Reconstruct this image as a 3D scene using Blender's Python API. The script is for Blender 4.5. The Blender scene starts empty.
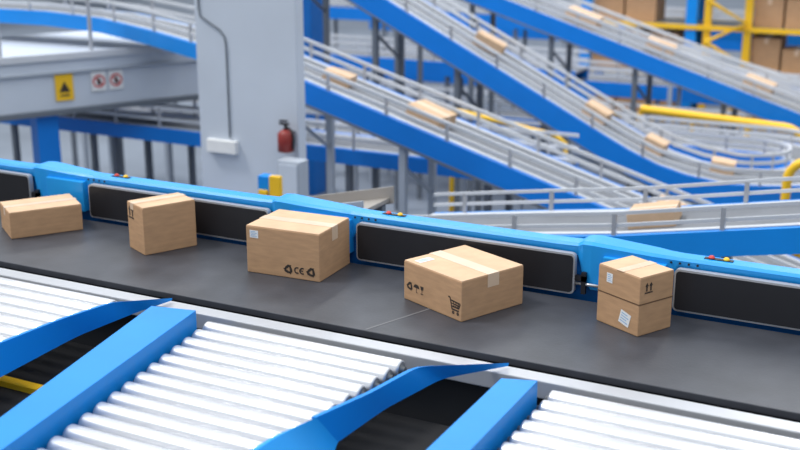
import bpy, bmesh, math, random
from mathutils import Vector, Matrix
SC=bpy.context.scene
COL=SC.collection
try:
    SC.view_settings.view_transform='Standard'
except Exception: pass

# ---------------------------------------------------------------- materials
def mat(name,c,rough=.5,metal=0.,var=.06,scale=6.,bump=0.,spec=.5,stretch=(1,1,1),emit=0):
    m=bpy.data.materials.new(name); m.use_nodes=True
    nt=m.node_tree; b=nt.nodes['Principled BSDF']
    b.inputs['Roughness'].default_value=rough; b.inputs['Metallic'].default_value=metal
    b.inputs['Specular IOR Level'].default_value=spec
    tc=nt.nodes.new('ShaderNodeTexCoord'); mp=nt.nodes.new('ShaderNodeMapping')
    mp.inputs['Scale'].default_value=stretch
    n=nt.nodes.new('ShaderNodeTexNoise'); n.inputs['Scale'].default_value=scale; n.inputs['Detail'].default_value=4
    nt.links.new(tc.outputs['Object'],mp.inputs['Vector']); nt.links.new(mp.outputs['Vector'],n.inputs['Vector'])
    r=nt.nodes.new('ShaderNodeValToRGB')
    r.color_ramp.elements[0].position=.3; r.color_ramp.elements[1].position=.7
    r.color_ramp.elements[0].color=tuple(max(0,k*(1-var)) for k in c)+(1,)
    r.color_ramp.elements[1].color=tuple(min(1,k*(1+var)) for k in c)+(1,)
    nt.links.new(n.outputs['Fac'],r.inputs['Fac']); nt.links.new(r.outputs['Color'],b.inputs['Base Color'])
    if bump:
        bp=nt.nodes.new('ShaderNodeBump'); bp.inputs['Strength'].default_value=bump; bp.inputs['Distance'].default_value=.002
        n2=nt.nodes.new('ShaderNodeTexNoise'); n2.inputs['Scale'].default_value=scale*12
        nt.links.new(mp.outputs['Vector'],n2.inputs['Vector'])
        nt.links.new(n2.outputs['Fac'],bp.inputs['Height']); nt.links.new(bp.outputs['Normal'],b.inputs['Normal'])
    return m
BLUE=mat('blue_paint',(.006,.255,.76),.4,0,.04,3,spec=.35)
BLUEL=mat('azure_blue_paint',(.015,.33,.82),.38,0,.04,3,spec=.4)
BLUED=mat('blue_paint_dark',(.004,.12,.42),.45,0,.05,3,spec=.35)
BLUEB=mat('deep_blue_paint',(.003,.20,.70),.45,0,.04,3,spec=.35)
BELT=mat('belt_rubber',(.046,.049,.060),.44,0,.22,5,.3)
BELTBG=mat('grey_belt',(.15,.16,.18),.6,0,.10,3)
BLACK=mat('black_rubber',(.012,.012,.016),.5,0,.1,8)
PIT=mat('gap_shade_black',(.01,.01,.012),.8,0,.1,8)  # near-black that puts the darkness of the gaps into the colour
STEEL=mat('brushed_steel',(.6,.61,.63),.28,.75,.04,4)
SILVER=mat('silver_trim',(.46,.47,.50),.35,.3,.04,4)
RIM=mat('guard_rim_paint',(.62,.64,.68),.35,.1,.03,4)
TRIM=mat('edge_strip_metal',(.48,.49,.52),.35,.3,.03,4)
ROLL=mat('roller_steel',(.64,.65,.68),.32,.65,.02,2)
HUB=mat('roller_hub',(.20,.21,.22),.4,.5,.05,4)
GREY=mat('light_grey_paint',(.40,.44,.50),.5,0,.03,2)
GREYC=mat('column_paint',(.56,.61,.69),.55,0,.04,1.5)
GREYD=mat('mid_grey_paint',(.14,.16,.19),.5,0,.05,2)
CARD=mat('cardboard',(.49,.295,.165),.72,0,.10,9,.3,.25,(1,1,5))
CARDT=mat('cardboard_top_lit',(.66,.45,.29),.72,0,.08,9,.25,.25)  # lighter than the sides: overhead light on box tops put into the colour
CARDP=mat('pale_cardboard',(.58,.40,.26),.75,0,.07,14,.25,.2)
TAPE=mat('packing_tape',(.70,.52,.37),.32,0,.04,9)
INK=mat('black_ink',(.035,.025,.02),.7,0,.05,9)
SEAM=mat('brown_seam',(.13,.07,.035),.8,0,.05,9)
WHITE=mat('white_paper',(.8,.8,.8),.6,0,.03,9)
LBLUE=mat('pale_blue_print',(.25,.45,.7),.6,0,.03,9)
YEL=mat('yellow_paint',(.88,.52,.015),.45,0,.05,4)
RED=mat('red_paint',(.26,.025,.02),.45,0,.05,4)
REDS=mat('sign_red',(.6,.04,.03),.5,0,.05,4)
CHUTE=mat('chute_metal',(.36,.33,.30),.45,.2,.06,3)
FLOORM=mat('hall_floor_shaded',(.20,.23,.28),.45,0,.2,.35)  # kept dark: shade beneath the conveyors put into the floor colour
WALLM=mat('wall_paint',(.38,.42,.48),.7,0,.06,.3)

# ---------------------------------------------------------------- mesh helpers
def mk(name,verts,faces,m,parent=None,smooth=False,bevel=0,mats=None,fm=None):
    me=bpy.data.meshes.new(name); me.from_pydata([tuple(v) for v in verts],[],faces)
    bm=bmesh.new(); bm.from_mesh(me); bmesh.ops.recalc_face_normals(bm,faces=bm.faces)
    if bevel:
        bmesh.ops.bevel(bm,geom=list(bm.edges),offset=bevel,segments=2,affect='EDGES',profile=.6)
    bm.to_mesh(me); bm.free()
    for q in (mats or [m]): me.materials.append(q)
    if fm: 
        for i,k in enumerate(fm): me.polygons[i].material_index=k
    if smooth:
        for p in me.polygons: p.use_smooth=True
    o=bpy.data.objects.new(name,me); COL.objects.link(o)
    if parent: o.parent=parent
    return o
def boxv(x0,x1,y0,y1,z0,z1):
    return [(x0,y0,z0),(x1,y0,z0),(x1,y1,z0),(x0,y1,z0),(x0,y0,z1),(x1,y0,z1),(x1,y1,z1),(x0,y1,z1)]
BF=[(0,3,2,1),(4,5,6,7),(0,1,5,4),(1,2,6,5),(2,3,7,6),(3,0,4,7)]
def box(name,x0,x1,y0,y1,z0,z1,m,parent=None,bevel=0):
    return mk(name,boxv(x0,x1,y0,y1,z0,z1),BF,m,parent,bevel=bevel)
def boxes(name,lst,m,parent=None):
    V=[];Fc=[]
    for b in lst:
        n=len(V); V+=boxv(*b); Fc+=[tuple(i+n for i in f) for f in BF]
    return mk(name,V,Fc,m,parent)
def cyl(name,p0,p1,r,m,parent=None,seg=16,r2=None,prof=None,mats=None,fm=None):
    p0=Vector(p0);p1=Vector(p1);d=p1-p0;L=d.length;w=d.normalized()
    a=w.orthogonal().normalized();b=w.cross(a)
    prof=prof or [(0,r),(1,r if r2 is None else r2)]
    V=[];Fc=[];idx=[]
    for (t,rr) in prof:
        for i in range(seg):
            an=2*math.pi*i/seg
            V.append(p0+w*(t*L)+(a*math.cos(an)+b*math.sin(an))*rr)
    for k in range(len(prof)-1):
        for i in range(seg):
            j=(i+1)%seg
            Fc.append((k*seg+i,k*seg+j,(k+1)*seg+j,(k+1)*seg+i)); idx.append(0 if not fm else fm[k])
    Fc.append(tuple(range(seg))[::-1]); Fc.append(tuple(range((len(prof)-1)*seg,len(prof)*seg)))
    idx+= [fm[0] if fm else 0, fm[-1] if fm else 0]
    o=mk(name,V,Fc,m,parent,mats=mats,fm=idx if fm else None)
    for p in o.data.polygons:
        if len(p.vertices)==4: p.use_smooth=True
    return o
def pipe(name,pts,r,m,parent=None,seg=8,closed=False):
    cu=bpy.data.curves.new(name,'CURVE'); cu.dimensions='3D'; cu.bevel_depth=r; cu.bevel_resolution=2; cu.use_fill_caps=True
    s=cu.splines.new('POLY'); s.points.add(len(pts)-1)
    for i,p in enumerate(pts): s.points[i].co=(*p,1)
    s.use_cyclic_u=closed
    t=bpy.data.objects.new(name,cu); COL.objects.link(t)
    dg=bpy.context.evaluated_depsgraph_get(); dg.update()
    me=bpy.data.meshes.new_from_object(t.evaluated_get(dg)); bpy.data.objects.remove(t); bpy.data.curves.remove(cu)
    me.materials.clear(); me.materials.append(m)
    for p in me.polygons: p.use_smooth=True
    o=bpy.data.objects.new(name,me); COL.objects.link(o)
    if parent: o.parent=parent
    return o
def frames(path):
    P=[Vector(p) for p in path];N=[]
    for i in range(len(P)):
        d=(P[min(i+1,len(P)-1)]-P[max(i-1,0)]); d.z=0; d.normalize(); N.append(Vector((-d.y,d.x,0)))
    return P,N
def sweep(name,path,l0,l1,z0,z1,m,parent=None):
    P,N=frames(path);V=[];Fc=[]
    for p,n in zip(P,N):
        V+=[p+n*l0+Vector((0,0,z0)),p+n*l1+Vector((0,0,z0)),p+n*l1+Vector((0,0,z1)),p+n*l0+Vector((0,0,z1))]
    k=len(P)
    for i in range(k-1):
        a=i*4
        for j in range(4): Fc.append((a+j,a+(j+1)%4,a+4+(j+1)%4,a+4+j))
    Fc.append((3,2,1,0));a=(k-1)*4;Fc.append((a,a+1,a+2,a+3))
    return mk(name,V,Fc,m,parent)
def empty(name,loc,label,cat,group=None):
    o=bpy.data.objects.new(name,None); o.location=loc; o.empty_display_size=.2; COL.objects.link(o)
    tag(o,label,cat,group); bpy.context.view_layer.update(); return o
def tag(o,label,cat,group=None):
    o['label']=label;o['category']=cat
    if group:o['group']=group
def structure(o): o['kind']='structure'
def att(o,par):
    o.parent=par; o.matrix_parent_inverse=par.matrix_world.inverted(); return o

FZ=-3.0
# ---------------------------------------------------------------- setting
fl=box('floor',-45,20,-4,48,FZ-.1,FZ,FLOORM); structure(fl)
wb=box('wall_back',-45,20,48,48.3,FZ,6,WALLM); structure(wb)
wl=box('wall_left',-45.3,-45,-4,48.3,FZ,6,WALLM); structure(wl)

# ---------------------------------------------------------------- main belt conveyor
bc=empty('belt_conveyor',(-3,5.1,FZ),'long dark rubber belt conveyor with blue side rail and black guards','conveyor')
X0,X1=-9.0,2.6
def A(o): return att(o,bc)
A(box('belt',X0,X1,4.68,5.60,.865,.90,BELT,bevel=.004))
sp=mk('belt_splice',[(-2.60,4.69,.9001),(-2.588,4.69,.9001),(-2.248,5.595,.9001),(-2.26,5.595,.9001),(-2.60,4.69,.9015),(-2.588,4.69,.9015),(-2.248,5.595,.9015),(-2.26,5.595,.9015)],BF,mat('belt_splice_rubber',(.14,.14,.15),.5)); A(sp)
A(box('conveyor_bed',X0,X1,4.72,5.62,.70,.862,PIT))
A(box('gap_shade_sheet',X0,X1,4.60,4.64,-.4,.795,PIT))  # added dark sheet, stands in for the shade below the belt
tr=A(box('edge_trim',X0,X1,4.53,4.625,.80,.885,TRIM,bevel=.006)); tr['label']='silver metal edge strip'
A(box('side_beam',X0,X1,5.67,5.75,.70,1.12,BLUED,bevel=.01))
panels=[(-9.0,-7.68),(-7.12,-5.69),(-5.17,-3.76),(-3.15,-1.82),(-1.29,.12),(.68,2.1)]
def rail_mesh():
    prof=[(X0,1.195,1.14)]
    for i,(a,b) in enumerate(panels[:-1]):
        c=panels[i+1][0]
        prof+=[(b-.12,1.195,1.14,0),(b+.0,1.198,1.13,0),(b+.03,1.215,1.04,.015),(b+.08,1.217,.955,.02),(b+.18,1.212,.955,.018),(c-.12,1.200,.955,.01),(c-.06,1.197,1.03,.003),(c+.01,1.195,1.13,0),(c+.5,1.195,1.14,0)]
    prof.append((X1,1.195,1.14))
    V=[];Fc=[]
    for pr_ in prof:
        x,t,bo=pr_[:3]; w=pr_[3] if len(pr_)>3 else 0
        ch=.014
        V+=[(x,5.648-w,bo),(x,5.640-w,t-ch),(x,5.654-w*.6,t),(x,5.735+w*2,t+.002),(x,5.75+w*2,t-ch),(x,5.75+w*2,bo)]
    n=6
    for k in range(len(prof)-1):
        for j in range(n):
            Fc.append((k*n+j,k*n+(j+1)%n,(k+1)*n+(j+1)%n,(k+1)*n+j))
    Fc.append(tuple(range(n))); Fc.append(tuple(range((len(prof)-1)*n,len(prof)*n)))
    return mk('side_rail',V,Fc,BLUEL)
sr=A(rail_mesh()); sr['label']='bright blue painted side rail'
def rrect(x0,x1,z0,z1,r,n=6):
    out=[]
    for cx,cz,a0 in ((x1-r,z1-r,0),(x0+r,z1-r,90),(x0+r,z0+r,180),(x1-r,z0+r,270)):
        for i in range(n+1):
            a=math.radians(a0+90*i/n); out.append((cx+r*math.cos(a),cz+r*math.sin(a)))
    return out
def rplate(name,x0,x1,z0,z1,r,y0,y1,m):
    o=rrect(x0,x1,z0,z1,r);n=len(o)
    V=[(x,y0,z) for x,z in o]+[(x,y1,z) for x,z in o]
    Fc=[tuple(range(n)),tuple(range(2*n-1,n-1,-1))]+[(i,(i+1)%n,n+(i+1)%n,n+i) for i in range(n)]
    return mk(name,V,Fc,m)
for i,(a,b) in enumerate(panels):
    g=A(rplate('side_guard',a,b,.924,1.150,.025,5.597,5.632,TRIM)); g['label']='black side guard with silver rim'
    f=rplate('guard_panel',a+.010,b-.010,.935,1.139,.018,5.591,5.598,BLACK); att(f,bc)
    bpy.context.view_layer.update(); f.parent=g; f.matrix_parent_inverse=g.matrix_world.inverted()
    if i>0:
        for s in (0,1):
            x=a+.16+s*.075
            pb=A(cyl('push_button',(x,5.70,1.199),(x,5.70,1.213),.014,REDS if s==0 else YEL,seg=16,prof=[(0,.016),(.5,.016),(.55,.013),(.95,.011),(1,.007)]))
            pb['label']='red push button' if s==0 else 'yellow push button'
        A(box('button_base',a+.125,a+.27,5.685,5.715,1.194,1.200,BLACK))
        for k in range(4):
            xx=a-.03+k*.045
            A(cyl('bolt',(xx,5.650,1.168),(xx,5.636,1.168),.006,BLACK,seg=8))
        pb_=panels[i-1][1]
        A(box('joint_housing',pb_+.15,a-.05,5.60,5.66,.95,1.155,BLUEL,bevel=.006))
        A(boxes('guard_bracket',[(pb_+.0,pb_+.06,5.605,5.63,1.0,1.03),(pb_+.035,pb_+.06,5.605,5.63,.93,1.05)],BLACK))
        A(cyl('guard_rod',(pb_-.0,5.615,.985),(pb_+.16,5.615,.985),.009,STEEL,seg=10))
for x in (-8.5,-6,-3.4,-.8,1.8):
    for y in (4.85,5.5):
        A(box('support_leg',x-.05,x+.05,y-.05,y+.05,FZ,.71,GREYD))

# ---------------------------------------------------------------- cardboard boxes
def ring(cx,cy,r0,r1,a0=0,a1=360,n=20):
    V=[];Fc=[]
    for i in range(n+1):
        an=math.radians(a0+(a1-a0)*i/n)
        V+=[(cx+r0*math.cos(an),cy+r0*math.sin(an)),(cx+r1*math.cos(an),cy+r1*math.sin(an))]
    for i in range(n): Fc.append((2*i,2*i+1,2*i+3,2*i+2))
    return V,Fc
def shp(*parts):
    V=[];Fc=[]
    for v,f in parts:
        n=len(V);V+=v;Fc+=[tuple(i+n for i in q) for q in f]
    return V,Fc
def rot2(sh,cx,cy,deg):
    a=math.radians(deg);c,s=math.cos(a),math.sin(a)
    return [(cx+(x-cx)*c-(y-cy)*s,cy+(x-cx)*s+(y-cy)*c) for x,y in sh[0]],sh[1]
def rect(x0,y0,x1,y1): return [(x0,y0),(x1,y0),(x1,y1),(x0,y1)],[(0,1,2,3)]
def poly(p): return p,[tuple(range(len(p)))]
def line(x0,y0,x1,y1,w):
    d=Vector((x1-x0,y1-y0)).normalized();n=Vector((-d.y,d.x))*w/2
    return [(x0+n.x,y0+n.y),(x0-n.x,y0-n.y),(x1-n.x,y1-n.y),(x1+n.x,y1+n.y)],[(0,1,2,3)]
def sym_recycle(cx,cy,s):
    out=[]
    for k in range(3):
        a=math.radians(90+120*k)
        def R_(x,y): return (cx+x*math.cos(a)-y*math.sin(a),cy+x*math.sin(a)+y*math.cos(a))
        out.append(([R_(.98*s,-.2*s),R_(.5*s,-.2*s),R_(-.02*s,.55*s),R_(-.02*s,1.0*s),R_(.5*s,.68*s),R_(.98*s,.12*s)][:],[(0,1,2,3,4,5)]))
        out.append(poly([R_(.15*s,.35*s),R_(.15*s,1.18*s),R_(-.38*s,.8*s)]))
    return shp(*out)
def sym_arrows(cx,cy,s):
    o=[rect(cx-s,cy-s,cx+s,cy-.75*s)]
    for dx in (-.5,.5):
        o.append(rect(cx+(dx-.18)*s,cy-.6*s,cx+(dx+.18)*s,cy+.3*s))
        o.append(poly([(cx+(dx-.44)*s,cy+.3*s),(cx+(dx+.44)*s,cy+.3*s),(cx+dx*s,cy+1.0*s)]))
    return shp(*o)
def sym_ce(cx,cy,s):
    return shp(ring(cx-.55*s,cy,.5*s,.85*s,60,300,14),ring(cx+.85*s,cy,.5*s,.85*s,60,300,14),rect(cx+.2*s,cy-.15*s,cx+1.0*s,cy+.15*s))
def sym_umbrella(cx,cy,s):
    v=[(cx+s*math.cos(math.radians(t)),cy+.1*s+s*.85*math.sin(math.radians(t))) for t in range(0,181,15)]
    return shp(poly(v),rect(cx-.07*s,cy-.9*s,cx+.07*s,cy+.2*s),rect(cx-.07*s,cy-1.0*s,cx+.35*s,cy-.85*s))
def sym_glass(cx,cy,s):
    return shp(poly([(cx-.6*s,cy+s),(cx+.6*s,cy+s),(cx+.45*s,cy+.2*s),(cx+.1*s,cy-.1*s),(cx-.1*s,cy-.1*s),(cx-.45*s,cy+.2*s)]),rect(cx-.08*s,cy-.85*s,cx+.08*s,cy),rect(cx-.5*s,cy-1.0*s,cx+.5*s,cy-.82*s))
def sym_cart(cx,cy,s):
    w=.17*s
    return shp(line(cx-1.0*s,cy+.9*s,cx-.7*s,cy+.9*s,w),line(cx-.7*s,cy+.9*s,cx-.35*s,cy-.4*s,w),line(cx-.4*s,cy-.4*s,cx+.8*s,cy-.4*s,w),
        line(cx-.6*s,cy+.6*s,cx+1.0*s,cy+.5*s,w),line(cx+1.0*s,cy+.5*s,cx+.75*s,cy-.1*s,w),line(cx-.5*s,cy-.05*s,cx+.75*s,cy-.1*s,w),
        line(cx-.1*s,cy+.55*s,cx,cy-.1*s,w*.7),line(cx+.3*s,cy+.55*s,cx+.3*s,cy-.1*s,w*.7),line(cx+.7*s,cy+.5*s,cx+.55*s,cy-.1*s,w*.7),line(cx-.55*s,cy+.27*s,cx+.85*s,cy+.2*s,w*.7),
        ring(cx-.15*s,cy-.75*s,.05*s,.2*s,n=12),ring(cx+.6*s,cy-.75*s,.05*s,.2*s,n=12))

def carton(K,th,Lu,Lv,h,label,marks=(),tapes=(),z=.90):
    """K = near vertical edge, th = heading of the right face in degrees"""
    o=bpy.data.objects.new('cardboard_box',None); o.empty_display_size=.1
    o.location=(K[0],K[1],z); o.rotation_euler=(0,0,math.radians(th)); COL.objects.link(o)
    tag(o,label,'cardboard box','parcels riding the dark belt')
    e=.0015
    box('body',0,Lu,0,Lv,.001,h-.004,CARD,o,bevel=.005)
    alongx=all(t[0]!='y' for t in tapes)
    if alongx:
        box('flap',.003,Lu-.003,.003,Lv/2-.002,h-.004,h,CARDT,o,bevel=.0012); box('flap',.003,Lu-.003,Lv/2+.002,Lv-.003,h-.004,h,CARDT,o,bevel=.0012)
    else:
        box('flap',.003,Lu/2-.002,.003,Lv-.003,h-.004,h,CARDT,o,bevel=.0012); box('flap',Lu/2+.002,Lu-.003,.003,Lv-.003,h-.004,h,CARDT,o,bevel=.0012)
    for t in tapes:
        kind,pos,w,drop=t
        if kind=='x':
            boxes('packing_tape',[(-e,Lu+e,pos-w/2,pos+w/2,h,h+e),(-e,0,pos-w/2,pos+w/2,h-drop,h),(Lu,Lu+e,pos-w/2,pos+w/2,h-drop,h)],TAPE,o)
        elif kind=='y':
            boxes('packing_tape',[(pos-w/2,pos+w/2,-e,Lv+e,h,h+e),(pos-w/2,pos+w/2,-e,0,h-drop,h),(pos-w/2,pos+w/2,Lv,Lv+e,h-drop,h)],TAPE,o)
        elif kind=='seam':
            box('seam',-.0014,Lu+.0014,-.0014,Lv+.0014,pos-.003,pos+.003,SEAM,o)
    for (face,sh,m,nm) in marks:
        V,Fc=sh
        d=.0012 if nm!='printed_label_text' else .0024
        if nm=='shipping_label': d=.0016
        if face=='R': P=[(s,-d,zz) for s,zz in V]
        elif face=='L': P=[(-d,Lv-s,zz) for s,zz in V]
        else: P=[(s,zz,h+d) for s,zz in V]
        mk(nm,P,Fc,m,o)
    return o
SYM='printed_symbols'
def lab(face,x,y,w,h_,deg=0):
    rows=[rect(x+.12*w,y+h_*(.18+.2*i),x+w*(.85-.15*(i%2)),y+h_*(.25+.2*i)) for i in range(4)]
    cx,cy=x+w/2,y+h_/2
    return [(face,rot2(rect(x,y,x+w,y+h_),cx,cy,deg),WHITE,'shipping_label'),(face,rot2(shp(*rows),cx,cy,deg),LBLUE,'printed_label_text')]
carton((-5.315,5.035),56,.45,.31,.172,'low tan cardboard box lying long side along the belt',tapes=[('x',.155,.05,.05)])
carton((-4.35,5.15),64,.345,.22,.295,'tall narrow tan cardboard box with up arrows',
    marks=[('L',sym_arrows(.055,.235,.038),INK,SYM)],tapes=[('x',.15,.045,.04)])
carton((-3.165,5.205),93,.375,.47,.28,'large tan cardboard box with recycling symbols and address label',
    marks=lab('L',.025,.21,.055,.045)+[('L',sym_recycle(.27,.052,.028),INK,SYM),('L',sym_ce(.34,.052,.024),INK,SYM),('L',sym_recycle(.415,.052,.028),INK,SYM)],
    tapes=[('y',.1875,.07,.08)])
carton((-2.21,5.0),66,.435,.46,.218,'wide tan cardboard box with shopping cart print',
    marks=[('L',sym_recycle(.05,.085,.024),INK,SYM),('L',sym_umbrella(.105,.085,.024),INK,SYM),('L',sym_glass(.15,.085,.022),INK,SYM),('L',sym_cart(.405,.072,.046),INK,SYM)]
        +lab('T',.03,.36,.10,.05),
    tapes=[('y',.2175,.08,.07)])
carton((-1.36,5.21),62,.235,.285,.305,'upright tan cardboard box with white stickers and arrows',
    marks=[('R',sym_arrows(.06,.245,.028),INK,SYM)]+lab('L',.06,.225,.04,.05)+lab('L',.16,.035,.07,.07,-14),
    tapes=[('seam',.165,.04,0),('x',.14,.05,0.0)])

# ---------------------------------------------------------------- roller conveyors
PITCH=.110; RR=.0455
def roller(parent,xl,xr,y,z=.866):
    L=xr-xl
    o=cyl('roller',(xl,y,z),(xr,y,z),RR,ROLL,seg=28,
        prof=[(0,.016),(.018/L,.016),(.0181/L,RR*.8),(.024/L,RR*.97),(.032/L,RR),(1-.032/L,RR),(1-.024/L,RR*.97),(1-.0181/L,RR*.8),(1-.018/L,.016),(1,.016)],
        mats=[ROLL,HUB],fm=[1,1,0,0,0,0,0,1,1])
    return att(o,parent)
def lane(label,xl,xr,y1,y0):
    e=empty('roller_conveyor',((xl(3.6)+xr(3.6))/2,3.6,FZ),label,'conveyor','roller lanes feeding the belt')
    y=y1
    while y>y0:
        roller(e,xl(y),xr(y),y); y-=PITCH
    return e
def lerp(y,ya,a,yb,b): return a+(b-a)*(y-ya)/(yb-ya)
r2l=lambda y: lerp(y,4.30,-3.62,2.98,-3.33)
r2r=lambda y: lerp(y,4.36,-3.38,2.92,-3.14)
def beam(parent,L,Rr,yend,y0,ztop=.98):
    V=[];ys=[yend,y0]
    for i,y in enumerate(ys):
        V+=[(L(y),y-.0,.72),(Rr(y+ (.05 if i==0 else 0)),y+(.05 if i==0 else 0),.72),(Rr(y+(.05 if i==0 else 0)),y+(.05 if i==0 else 0),ztop),(L(y),y,ztop)]
    Fc=[(0,1,2,3),(4,7,6,5),(0,4,5,1),(1,5,6,2),(2,6,7,3),(3,7,4,0)]
    o=mk('side_beam',V,Fc,BLUE,bevel=.004); return att(o,parent)
def blade(parent,pts,m=None,label='folded blue sheet-metal guide',name='guide_blade'):
    """stations (xtop,ytop,ztop,xbot,ybot,zbot) of a folded sheet, short eased bends at each fold"""
    th=.010; N=90
    P=[Vector(p[:3]) for p in pts];Q=[Vector(p[3:]) for p in pts]
    def lin(A_,u):
        u=max(0,min(len(A_)-1,u)); i=min(int(u),len(A_)-2); return A_[i].lerp(A_[i+1],u-i)
    def sm(A_,t):
        w=.14*min(1,t*3,(len(A_)-1-t)*3)
        return (lin(A_,t-w)+lin(A_,t-w/2)+lin(A_,t)*2+lin(A_,t+w/2)+lin(A_,t+w))/6
    rings=[]
    for k in range(N+1):
        t=(len(pts)-1)*k/N
        a=sm(P,t);b=sm(Q,t); s=min(1,t*.8)
        f=a+Vector((-.022*s-.002,0,-.003))
        rings.append([b,a,f,f+Vector((0,0,-th)),a+Vector((-th,0,-th)),b+Vector((-th,0,0))])
    V=[];Fc=[];n=6
    for j in range(n):
        base=len(V)
        for r_ in rings: V+=[r_[j],r_[(j+1)%n]]
        for k in range(N): Fc.append((base+2*k,base+2*k+1,base+2*k+3,base+2*k+2))
    for r_ in (rings[0],rings[-1]):
        base=len(V); V+=r_; Fc.append(tuple(range(base,base+n)))
    o=mk(name,V,Fc,m or BLUE); o['label']=label
    for p in o.data.polygons:
        if len(p.vertices)==4: p.use_smooth=True
    return att(o,parent)
def pan(parent,x0,x1,y0,y1,z=.60):
    att(box('gap_shade_pan',x0,x1,y0,y1,z-.05,z,PIT),parent)  # added black plate, makes the gaps under the rollers dark
    for x in (x0+.1,x1-.1):
        for y in (y0+.15,y1-.15):
            att(box('support_leg',x-.04,x+.04,y-.04,y+.04,FZ,z-.05,GREYD),parent)
la=lane('roller conveyor lane with silver rollers and folded blue guide',lambda y:-5.75,lambda y:lerp(y,4.5,-3.96,3.4,-3.98),4.43,2.3)
blade(la,[(-3.72,4.60,.912,-3.72,4.59,.90),(-3.79,4.22,1.0,-3.79,4.36,.89),(-3.80,3.84,1.03,-3.83,3.98,.89),(-3.80,2.6,1.08,-3.74,2.6,.885)])
pan(la,-5.8,-3.70,2.2,4.46)
att(box('side_beam',-5.9,-5.76,2.3,4.46,.72,.98,BLUE,bevel=.008),la)
yb=att(box('crossbar',-4.3,-3.72,3.84,3.90,.60,.63,YEL),la); yb['label']='yellow crossbar'
lb=lane('roller conveyor lane with silver rollers between blue beams',lambda y:r2r(y)+.015,lambda y:lerp(y,4.45,-2.22,3.4,-2.30),4.40,2.5)
beam(lb,r2l,r2r,4.31,2.3)
blade(lb,[(-1.79,4.60,.912,-1.79,4.59,.90),(-2.05,4.19,1.0,-2.01,4.34,.89),(-2.08,3.80,1.025,-2.09,3.95,.89),(-2.14,3.47,1.045,-2.12,3.60,.885)])
blade(lb,[(-2.14,3.47,1.045,-2.12,3.60,.885),(-2.18,3.25,1.05,-2.04,3.36,.87),(-2.22,2.6,1.05,-2.0,2.6,.85)],m=BLUEL,label='folded blue end plate, coloured lighter as if lit',name='guide_plate')  # lighter blue stands in for light on the upturned fold
pan(lb,-3.60,-1.80,2.2,4.46)
lc=lane('roller conveyor lane with silver rollers and blue beam',lambda y:-1.535,lambda y:.45,4.40,2.9)
beam(lc,lambda y:-1.70,lambda y:-1.55,4.28,2.3)
pan(lc,-1.72,.5,2.4,4.46)
att(box('side_beam',.46,.62,2.5,4.4,.72,.98,BLUE,bevel=.008),lc)

# ---------------------------------------------------------------- background conveyors
def conveyor(name,label,path,w=.9,bh=.27,guide=.19,legs=2.0,group=None,beam_m=BLUEB,skiplegs=False,posts=.8,gr=.014,railm=None,legm=None,plate=0):
    mid=path[len(path)//2]
    e=empty(name,(mid[0],mid[1],FZ),label,'conveyor',group)
    tw=.07
    railm=railm or RIM; legm=legm or GREY
    att(sweep('belt',path,.06+tw,w-.06-tw,-.06,-.02,BELTBG),e)
    for l0,l1 in ((.06,.06+tw),(w-.06-tw,w-.06)):
        att(sweep('edge_trim',path,l0,l1,-.06,.005,railm),e)
    att(sweep('side_beam',path,0,.06,-bh,0,beam_m),e)
    att(sweep('side_beam',path,w-.06,w,-bh,0,beam_m),e)
    att(sweep('underside_pan',path,.06,w-.06,-bh+.02,-bh+.05,GREYD),e)
    if plate:
        att(sweep('lower_flange',path,-.02,0.0,-bh,-bh+.03,GREYD),e)
    P,N=frames(path)
    for lat in (.03,w-.03):
        for g in (guide*.45,guide):
            att(sweep('guide_rail',[tuple(p+n*lat+Vector((0,0,g))) for p,n in zip(P,N)],-gr,gr,-gr*1.5,gr*1.5,railm),e)
    acc=0;nextp=.3;nextl=.6
    pm=None
    for i in range(len(P)-1):
        L=(P[i+1]-P[i]).length
        while nextp<acc+L:
            t=(nextp-acc)/L;q=P[i].lerp(P[i+1],t);n=N[i].lerp(N[i+1],t)
            for lat in (.03,w-.03):
                c=q+n*lat
                if pm is None:
                    o=box('guide_post',-.016,.016,-.016,.016,0,guide,SILVER); pm=o.data
                else:
                    o=bpy.data.objects.new('guide_post',pm); COL.objects.link(o)
                o.location=c; bpy.context.view_layer.update(); att(o,e)
            nextp+=posts
        while not skiplegs and nextl<acc+L:
            t=(nextl-acc)/L;q=P[i].lerp(P[i+1],t);n=N[i].lerp(N[i+1],t)
            for lat in (.08,w-.08):
                c=q+n*lat
                att(box('support_leg',c.x-.04,c.x+.04,c.y-.04,c.y+.04,FZ,c.z-bh+.04,legm),e)
            if plate:
                zc=q.z-bh-.25
                a_=q+n*.08;b_=q+n*(w-.08)
                if zc-.5>FZ:
                    att(pipe('cross_brace',[(a_.x,a_.y,zc),(b_.x,b_.y,zc-.5)],.025,legm),e)
            nextl+=legs
        acc+=L
    return e
def zi(path,x):
    for a,b in zip(path,path[1:]):
        if a[0]<=x<=b[0]: return a[2]+(b[2]-a[2])*(x-a[0])/(b[0]-a[0]), math.atan2(b[2]-a[2],b[0]-a[0])
    return path[-1][2],0
def bgbox(path,x,yoff,s,label,yaw=0):
    z,sl=zi(path,x)
    y=path[0][1]+yoff
    o=empty('cardboard_box',(x,y,z-.018),label,'cardboard box','parcels on the inclined conveyors')
    o.rotation_euler=(0,-sl,math.radians(yaw))
    l,w_,h=s
    box('body',-l/2,l/2,-w_/2,w_/2,0,h,CARDP,o,bevel=.006)
    box('packing_tape',-l/2-.002,l/2+.002,-.03,.03,h-.05,h+.002,TAPE,o)
    return o
G='inclined conveyors of the sorting hall'
pA=[(-7.9,11.5,1.06),(-7.18,11.5,.85),(-3.94,11.5,-.10),(-1.2,11.5,-.90)]
conveyor('inclined_conveyor','blue inclined belt conveyor descending beside the grey column',pA,.95,.29,.2,group=G,plate=1,legs=1.5)
bz=-.70
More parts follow.
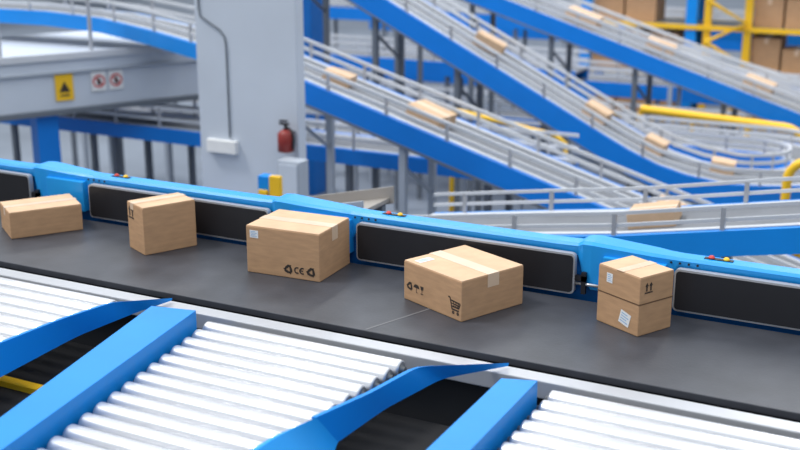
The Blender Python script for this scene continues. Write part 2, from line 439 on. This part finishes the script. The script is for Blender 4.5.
pB=[(-10.0,15,2.53),(-7.87,15,1.46),(-4.55,15,-.21),(-4.2,15,-.38),(-3.8,15,-.54),(-3.4,15,-.64),(-2.9,15,bz)]+[(-2.9+1.55*math.sin(math.radians(a)),16.55-1.55*math.cos(math.radians(a)),bz) for a in range(8,181,10)]+[(-5.2,18.1,bz)]
conveyor('inclined_conveyor','steep blue conveyor levelling out into a curve',pB,1.0,.36,.2,group=G,gr=.016,legm=GREYD,plate=1,legs=1.5)
pC=[(-10.5,19.2,2.03),(-7.75,19.2,1.16),(-2.55,19.2,-.47),(1.0,19.2,-1.58)]
conveyor('inclined_conveyor','long blue inclined conveyor behind the others',pC,1.15,.32,.24,group=G,gr=.02,legm=GREYD,plate=1,legs=1.6)
pE=[(-6.1,22.4,-.06),(-4.93,22.4,-.32),(0.5,22.4,-1.55)]
conveyor('inclined_conveyor','distant blue inclined conveyor near the storage rack',pE,.9,.3,.2,group=G,gr=.02)
pD=[(-4.2,8.0,.26),(-3.0,8,.44),(-2.3,8,.54),(-1.0,8,.78),(1.5,8,1.22)]
conveyor('inclined_conveyor','blue conveyor with silver guide rails rising behind the belt',pD,.9,.19,.17,group=G,gr=.009,beam_m=BLUE)
LG='level conveyors in the hall'
pF=[(-14,12.9,-.28),(-4.5,12.9,-.28)]
conveyor('level_conveyor','level blue conveyor passing behind the grey column',pF,.9,.2,.3,group=LG,legm=GREYD)
pG=[(-16,16.6,-.95),(-6.2,16.6,-.95)]
conveyor('level_conveyor','low level blue conveyor deeper in the hall',pG,.9,.25,.3,group=LG)
pH=[(-12,20.9,-1.3),(2,20.9,-1.3)]
conveyor('level_conveyor','low blue conveyor under the inclines',pH,.9,.3,.3,group=LG,gr=.02)
pJ=[(-13,24.2,-1.0),(2,24.2,-1.0)]
conveyor('level_conveyor','blue conveyor running before the storage rack',pJ,.9,.3,.3,group=LG,gr=.02)
pI=[(-20,29,-.2),(2,29,-.2)]
conveyor('level_conveyor','distant level blue conveyor',pI,.9,.35,.3,group=LG,gr=.02,legm=GREYD)
pL=[(-18,33,-.9),(2,33,-.9)]
conveyor('level_conveyor','distant level blue conveyor',pL,.9,.4,.3,group=LG,gr=.02)
pK=[(-9.8,9.3,-.55),(-4.2,9.3,-.55)]
conveyor('level_conveyor','low blue conveyor beyond the belt side rail',pK,.8,.2,.2,group=LG,gr=.012,legm=GREYD)
pM=[(-19,22.5,-.55),(-7.5,22.5,-.55)]
conveyor('level_conveyor','blue conveyor crossing deep in the hall',pM,.9,.3,.3,group=LG,gr=.02,legm=GREYD)

for (x,yo,s,yw) in [(-6.98,.5,(.34,.3,.13),10),(-5.75,.5,(.48,.36,.15),-8),(-2.9,.5,(.3,.3,.2),5)]:
    bgbox(pA,x,yo,s,'small tan carton on a sloping belt',yw)
for (x,yo,s,yw) in [(-6.55,.6,(.45,.3,.18),12),(-4.85,.5,(.36,.32,.18),0),(-4.0,.5,(.30,.3,.2),0),(-3.05,.6,(.32,.32,.18),8)]:
    bgbox(pB[:7]+[(-2.0,15,bz)],x,yo,s,'tan carton on the descending belt',yw)
for (x,yo,s,yw) in [(-6.5,.6,(.6,.4,.2),0),(-5.1,.6,(.5,.4,.2),10),(-3.4,.6,(.5,.4,.2),0)]:
    bgbox(pC,x,yo,s,'tan carton on the long incline',yw)
bgbox(pD,-2.12,.45,(.36,.34,.12),'tan carton behind the blue side rail',6)

# chute behind the side rail
ch=empty('chute',(-4.3,7.1,FZ),'brownish grey metal chute behind the blue side rail','chute')
att(mk('slide_plate',[(-4.75,6.9,.60),(-3.85,6.9,.80),(-3.85,7.35,.80),(-4.75,7.35,.60),(-4.75,6.9,.57),(-3.85,6.9,.77),(-3.85,7.35,.77),(-4.75,7.35,.57)],BF,CHUTE),ch)
for y in (6.88,7.35):
    att(mk('side_wall',[(-4.75,y,.55),(-3.82,y,.76),(-3.82,y+.02,.76),(-4.75,y+.02,.55),(-4.75,y,.68),(-3.82,y,.89),(-3.82,y+.02,.89),(-4.75,y+.02,.68)],BF,GREY if y<7 else CHUTE),ch)
for x,z in ((-4.65,.58),(-3.9,.75)):
    for y in (6.95,7.3):
        att(box('support_leg',x-.03,x+.03,y-.03,y+.03,FZ,z,GREYD),ch)

# ---------------------------------------------------------------- grey column + items
colm=empty('support_column',(-7.37,10.6,FZ),'wide light grey painted structural column','column')
att(box('shaft',-7.95,-6.62,10.5,10.66,FZ,4.5,GREYC,bevel=.015),colm)
att(boxes('base_plate',[(-8.05,-6.52,10.4,10.76,FZ,FZ+.05)],GREYD),colm)
cb=att(pipe('cable',[(-7.88,10.49,3.2),(-7.88,10.49,1.75),(-7.86,10.49,1.66),(-7.60,10.49,1.52),(-7.54,10.49,1.44),(-7.53,10.49,1.3),(-7.53,10.49,.32)],.010,GREYD),colm); cb['label']='thin dark grey conduit'
jb=att(box('junction_box',-7.82,-7.42,10.43,10.5,.14,.29,WHITE,bevel=.01),colm); jb['label']='white junction box'
EX=-6.71
ex=empty('fire_extinguisher',(EX,10.38,.26),'red fire extinguisher mounted on the grey column','fire extinguisher')
att(cyl('cylinder',(EX,10.38,.26),(EX,10.38,.51),.09,RED,seg=20,prof=[(0,.06),(.04,.09),(.82,.09),(.93,.06),(1,.03)]),ex)
att(cyl('valve',(EX,10.38,.51),(EX,10.38,.56),.02,BLACK,seg=10),ex)
att(boxes('handle',[(EX-.07,EX+.04,10.36,10.40,.56,.58),(EX-.07,EX+.02,10.36,10.40,.595,.61)],BLACK),ex)
att(pipe('hose',[(EX+.02,10.37,.54),(EX+.09,10.36,.51),(EX+.11,10.36,.42),(EX+.10,10.36,.30)],.012,BLACK),ex)
att(box('wall_bracket',EX-.05,EX+.05,10.45,10.5,.33,.48,GREYD),ex)
eb=empty('electrical_cabinet',(-6.52,10.2,FZ),'pale grey control cabinet standing by the column','cabinet')
att(box('body',-6.68,-6.40,10.14,10.34,FZ,.22,GREY,bevel=.015),eb)
att(box('door',-6.66,-6.42,10.125,10.14,FZ+.1,.19,GREYC,bevel=.006),eb)
bo=empty('safety_post',(-6.1,9.0,FZ),'blue post with bright yellow warning plate','bollard')
att(box('post',-6.17,-6.02,9.02,9.14,FZ,.35,BLUE,bevel=.01),bo)
att(box('warning_plate',-6.02,-5.90,8.99,9.05,-.5,.37,YEL,bevel=.008),bo)
att(box('warning_plate',-6.14,-6.04,8.98,9.015,-.3,.22,YEL,bevel=.008),bo)

# ---------------------------------------------------------------- raised platform
pl=empty('raised_platform',(-11.5,13,FZ),'grey raised machine platform with warning signs','platform')
d=Vector((.46,.888,0));nrm=Vector((-.888,.46,0))
def slab(name,p0,s0,s1,t0,t1,z0,z1,m):
    p=Vector(p0);c=[p+d*s0+nrm*t0,p+d*s1+nrm*t0,p+d*s1+nrm*t1,p+d*s0+nrm*t1]
    V=[(q.x,q.y,z0) for q in c]+[(q.x,q.y,z1) for q in c]
    return att(mk(name,V,BF,m,bevel=.01),pl)
P0=(-11.58,11,0)
slab('deck',P0,-3.5,4.2,0,2.6,.08,.86,GREYC)
slab('deck_edge',P0,-3.5,4.2,-.04,0,.80,.90,RIM)
slab('deck_edge',P0,-3.5,4.2,-.05,0,.62,.66,GREY)
slab('deck_edge',P0,-3.5,4.2,-.04,0,.06,.14,GREYD)
slab('column_leg',P0,.50,.80,.1,.4,FZ,.08,BLUEB)
slab('column_leg',P0,3.6,3.9,.3,.6,FZ,.08,BLUED)
slab('column_leg',P0,-2.5,-2.1,.1,.5,FZ,.08,BLUED)
def on_face(s,z,t=-.05):
    p=Vector(P0)+d*s+nrm*t; return (p.x,p.y,z)
def sign(s,z,w,h,kind):
    rot=math.atan2(d.y,d.x)
    o=empty('warning_sign',on_face(s,z,-.012),'yellow sign plate with a black warning triangle' if kind=='w' else 'white sign with red prohibition ring','sign')
    o.rotation_euler=(0,0,rot)
    k=w/.27
    def flat(nm,sh,m,off):
        return mk(nm,[(x*k,-off,y*k) for x,y in sh[0]],sh[1],m,o)
    box('plate',-w/2,w/2,-.01,.0,-h/2,h/2,YEL if kind=='w' else WHITE,o)
    if kind=='w':
        flat('pictogram',shp(poly([(-.085,-.07),(.085,-.07),(0,.09)]),rect(-.07,-.13,.07,-.105)),INK,.014)
    else:
        flat('prohibition_ring',shp(ring(0,0,.085,.115),line(-.07,.07,.07,-.07,.025)),REDS,.014)
        flat('pictogram',shp(rect(-.03,-.06,.03,.02),ring(0,.045,.0,.022,n=10)),INK,.018)
    return o
sign(.88,.43,.25,.36,'w'); sign(1.37,.47,.21,.27,'p'); sign(1.62,.47,.21,.27,'p')
conveyor('level_conveyor','blue conveyor running over the grey platform',[(-16,12.5,1.33),(-12.2,12.6,1.33),(-11.2,12.6,1.28),(-10.2,12.45,1.18),(-9.1,12.15,1.07),(-8.4,12.0,1.0)],.8,.2,.25,group=LG,skiplegs=True,beam_m=BLUE)
pr=empty('platform_railing',on_face(0,.9),'galvanised pipe railing on the grey platform','railing')
for z in (1.12,1.40):
    att(pipe('rail_pipe',[on_face(-3.4,z,.12),on_face(.1,z,.12)],.022,SILVER),pr)
for s in (-2.6,-1.2,.1,1.35):
    q=on_face(s,0,.12); att(pipe('rail_post',[(q[0],q[1],.865),(q[0],q[1],1.96)],.028,SILVER),pr)
for z in (1.74,1.96):
    att(pipe('rail_pipe',[on_face(-3.4,z,.12),on_face(1.4,z,.12)],.032,SILVER),pr)
conveyor('level_conveyor','blue conveyor beneath the grey platform',[(-13.6,14.2,-.62),(-10.7,14.2,-.62)],.8,.2,.22,group=LG,beam_m=BLUEB,gr=.018,railm=RIM,legm=GREYD)
conveyor('level_conveyor','blue conveyor beneath the grey platform',[(-17.5,17.9,-.30),(-12.7,17.9,-.30)],.8,.25,.25,group=LG,beam_m=BLUEB,gr=.02,railm=RIM,legm=GREYD)

# ---------------------------------------------------------------- yellow railing, rack
yr=empty('safety_railing',(-4,18.65,FZ),'yellow tubular safety railing bending down beside the curve','railing')
bend=[(-2.75+.4*math.sin(math.radians(a)),18.65,-.98+.4*math.cos(math.radians(a))) for a in range(0,91,15)]
att(pipe('rail_pipe',[(-5.04,18.65,-.48)]+bend+[(-2.35,18.65,FZ)],.07,YEL),yr)
att(pipe('rail_pipe',[(-5.04,18.65,-.95),(-2.4,18.65,-1.1)],.05,YEL),yr)
for x in (-5.04,-4.2,-3.3):
    att(pipe('rail_post',[(x,18.65,-.54),(x,18.65,FZ)],.05,YEL),yr)
yr3=empty('safety_railing',(-1.0,13.9,FZ),'short yellow tubular railing at the curve end','railing')
b3=[(-1.70-.25*math.cos(math.radians(a)),13.9,-.30+.25*math.sin(math.radians(a))) for a in range(0,91,15)]
att(pipe('rail_pipe',[(-1.95,13.9,FZ)]+b3+[(-1.2,13.9,0),(-.4,13.9,.06)],.055,YEL),yr3)
for x,z in ((-1.2,0),(-.4,.06)):
    att(pipe('rail_post',[(x,13.9,z),(x,13.9,FZ)],.045,YEL),yr3)
yr2=empty('safety_railing',(-6.5,14.3,FZ),'short yellow safety railing between conveyors','railing')
att(pipe('rail_pipe',[(-6.5,14.3,.10),(-5.0,14.3,-.12),(-4.85,14.3,-.22),(-4.85,14.3,FZ)],.035,YEL),yr2)
att(pipe('rail_post',[(-6.5,14.3,.10),(-6.5,14.3,FZ)],.035,YEL),yr2)

rk=empty('pallet_rack',(-4.2,26.5,FZ),'tall blue and yellow pallet rack with shelves','storage rack')
RX=[-8.4,-5.98,-4.75,-2.3,0.3]
for x in RX:
    wd=.12 if x in (-5.98,-8.4,.3) else .08
    for y in (25.9,27.0):
        att(box('upright',x-wd,x+wd,y-.07,y+.07,FZ,3.4,BLUE if wd>.1 else YEL),rk)
att(box('upright',-5.70,-5.55,25.84,25.98,FZ,3.4,YEL),rk)
for z in (-2.0,-.95,.12,1.25):
    for y in (25.85,27.05):
        att(box('shelf_beam',RX[0],RX[-1],y-.05,y+.05,z-.07,z+.03,YEL),rk)
    att(box('shelf_deck',RX[0],RX[-1],25.9,27.0,z+.0,z+.03,GREYD),rk)
zz=-2.9
while zz<2.5:
    att(pipe('brace',[(-5.6,25.72,zz),(-4.75,25.72,zz+.45),(-5.6,25.72,zz+.9)],.045,YEL),rk); zz+=.9
random.seed(3)
for z in (-2.0,-.95,.12):
    for seg in ((RX[0]+.13,RX[1]-.12),(RX[2]+.1,RX[3]-.1),(RX[3]+.1,RX[4]-.1)):
        x=seg[0]
        while x+.70<seg[1]:
            h=random.choice([.62,.75,.85]);w=random.choice([.6,.7])
            o=empty('carton',(x+w/2,26.4,z+.032),'tan storage carton on a rack shelf','cardboard box','cartons on the pallet rack')
            box('body',-w/2,w/2,-.42,.42,0,h,CARD,o,bevel=.01)
            box('packing_tape',-.04,.04,-.424,.424,h-.12,h+.003,TAPE,o)
            x+=w+.05
# ---------------------------------------------------------------- distant posts
for (x,y,w,m) in [(-13.2,21,.35,GREYC),(-12.1,19.6,.5,BLUED),(-9.9,31,.4,GREYC)]:
    o=empty('support_column',(x,y,FZ),'slim painted steel column in the hall','column')
    att(box('shaft',x-w/2,x+w/2,y-w/2,y+w/2,FZ,5,m,bevel=.02),o)
    att(box('base_plate',x-w*.8,x+w*.8,y-w*.8,y+w*.8,FZ,FZ+.04,GREYD),o)

# ---------------------------------------------------------------- light
w=bpy.data.worlds.new('World'); SC.world=w; w.use_nodes=True
nt=w.node_tree
bgn=nt.nodes['Background']; bgn.inputs[0].default_value=(.86,.93,1,1)
tc=nt.nodes.new('ShaderNodeTexCoord'); sx=nt.nodes.new('ShaderNodeSeparateXYZ'); mr=nt.nodes.new('ShaderNodeMapRange')
mr.inputs['From Min'].default_value=-.15; mr.inputs['From Max'].default_value=.8; mr.inputs['To Min'].default_value=.12; mr.inputs['To Max'].default_value=1.2
nt.links.new(tc.outputs['Generated'],sx.inputs[0]); nt.links.new(sx.outputs['Z'],mr.inputs['Value']); nt.links.new(mr.outputs[0],bgn.inputs[1])
def area(loc,rot,sx,sy,e,c=(1,1,1)):
    l=bpy.data.lights.new('fill_lamp','AREA'); l.shape='RECTANGLE'; l.size=sx; l.size_y=sy; l.energy=e; l.color=c
    o=bpy.data.objects.new('fill_lamp',l); o.location=loc; o.rotation_euler=rot; COL.objects.link(o); tag(o,'added overhead area light, unseen','lamp','added overhead lights')
for x in (-9,-5.5,-2,1.5):
    area((x,5.5,7.5),(0,0,0),1.2,9,55)  # added out of view, mainly for bright reflections on the rollers
for x in (-14,-8,-2):
    area((x,19,8),(0,0,0),1,14,400)  # added out of view to brighten the background conveyors
s=bpy.data.lights.new('sun','SUN'); s.energy=1.85; s.angle=math.radians(12); s.color=(1,.98,.95)
so=bpy.data.objects.new('sun',s); COL.objects.link(so); so.rotation_euler=Vector((.75,.35,-1.3)).to_track_quat('-Z','Y').to_euler()
tag(so,'soft directional sun light','light')  # soft key light slanting down onto box tops and left faces

# ---------------------------------------------------------------- camera
cam=bpy.data.cameras.new('camera'); co=bpy.data.objects.new('camera',cam); COL.objects.link(co)
co.location=(0,0,3.0); co.rotation_euler=(math.radians(90-16.2),0,math.radians(27.1))
cam.sensor_width=36; cam.lens=36*1150/800
cam.dof.use_dof=True; cam.dof.focus_distance=6.0; cam.dof.aperture_fstop=1.5
cam.clip_end=200
SC.camera=co
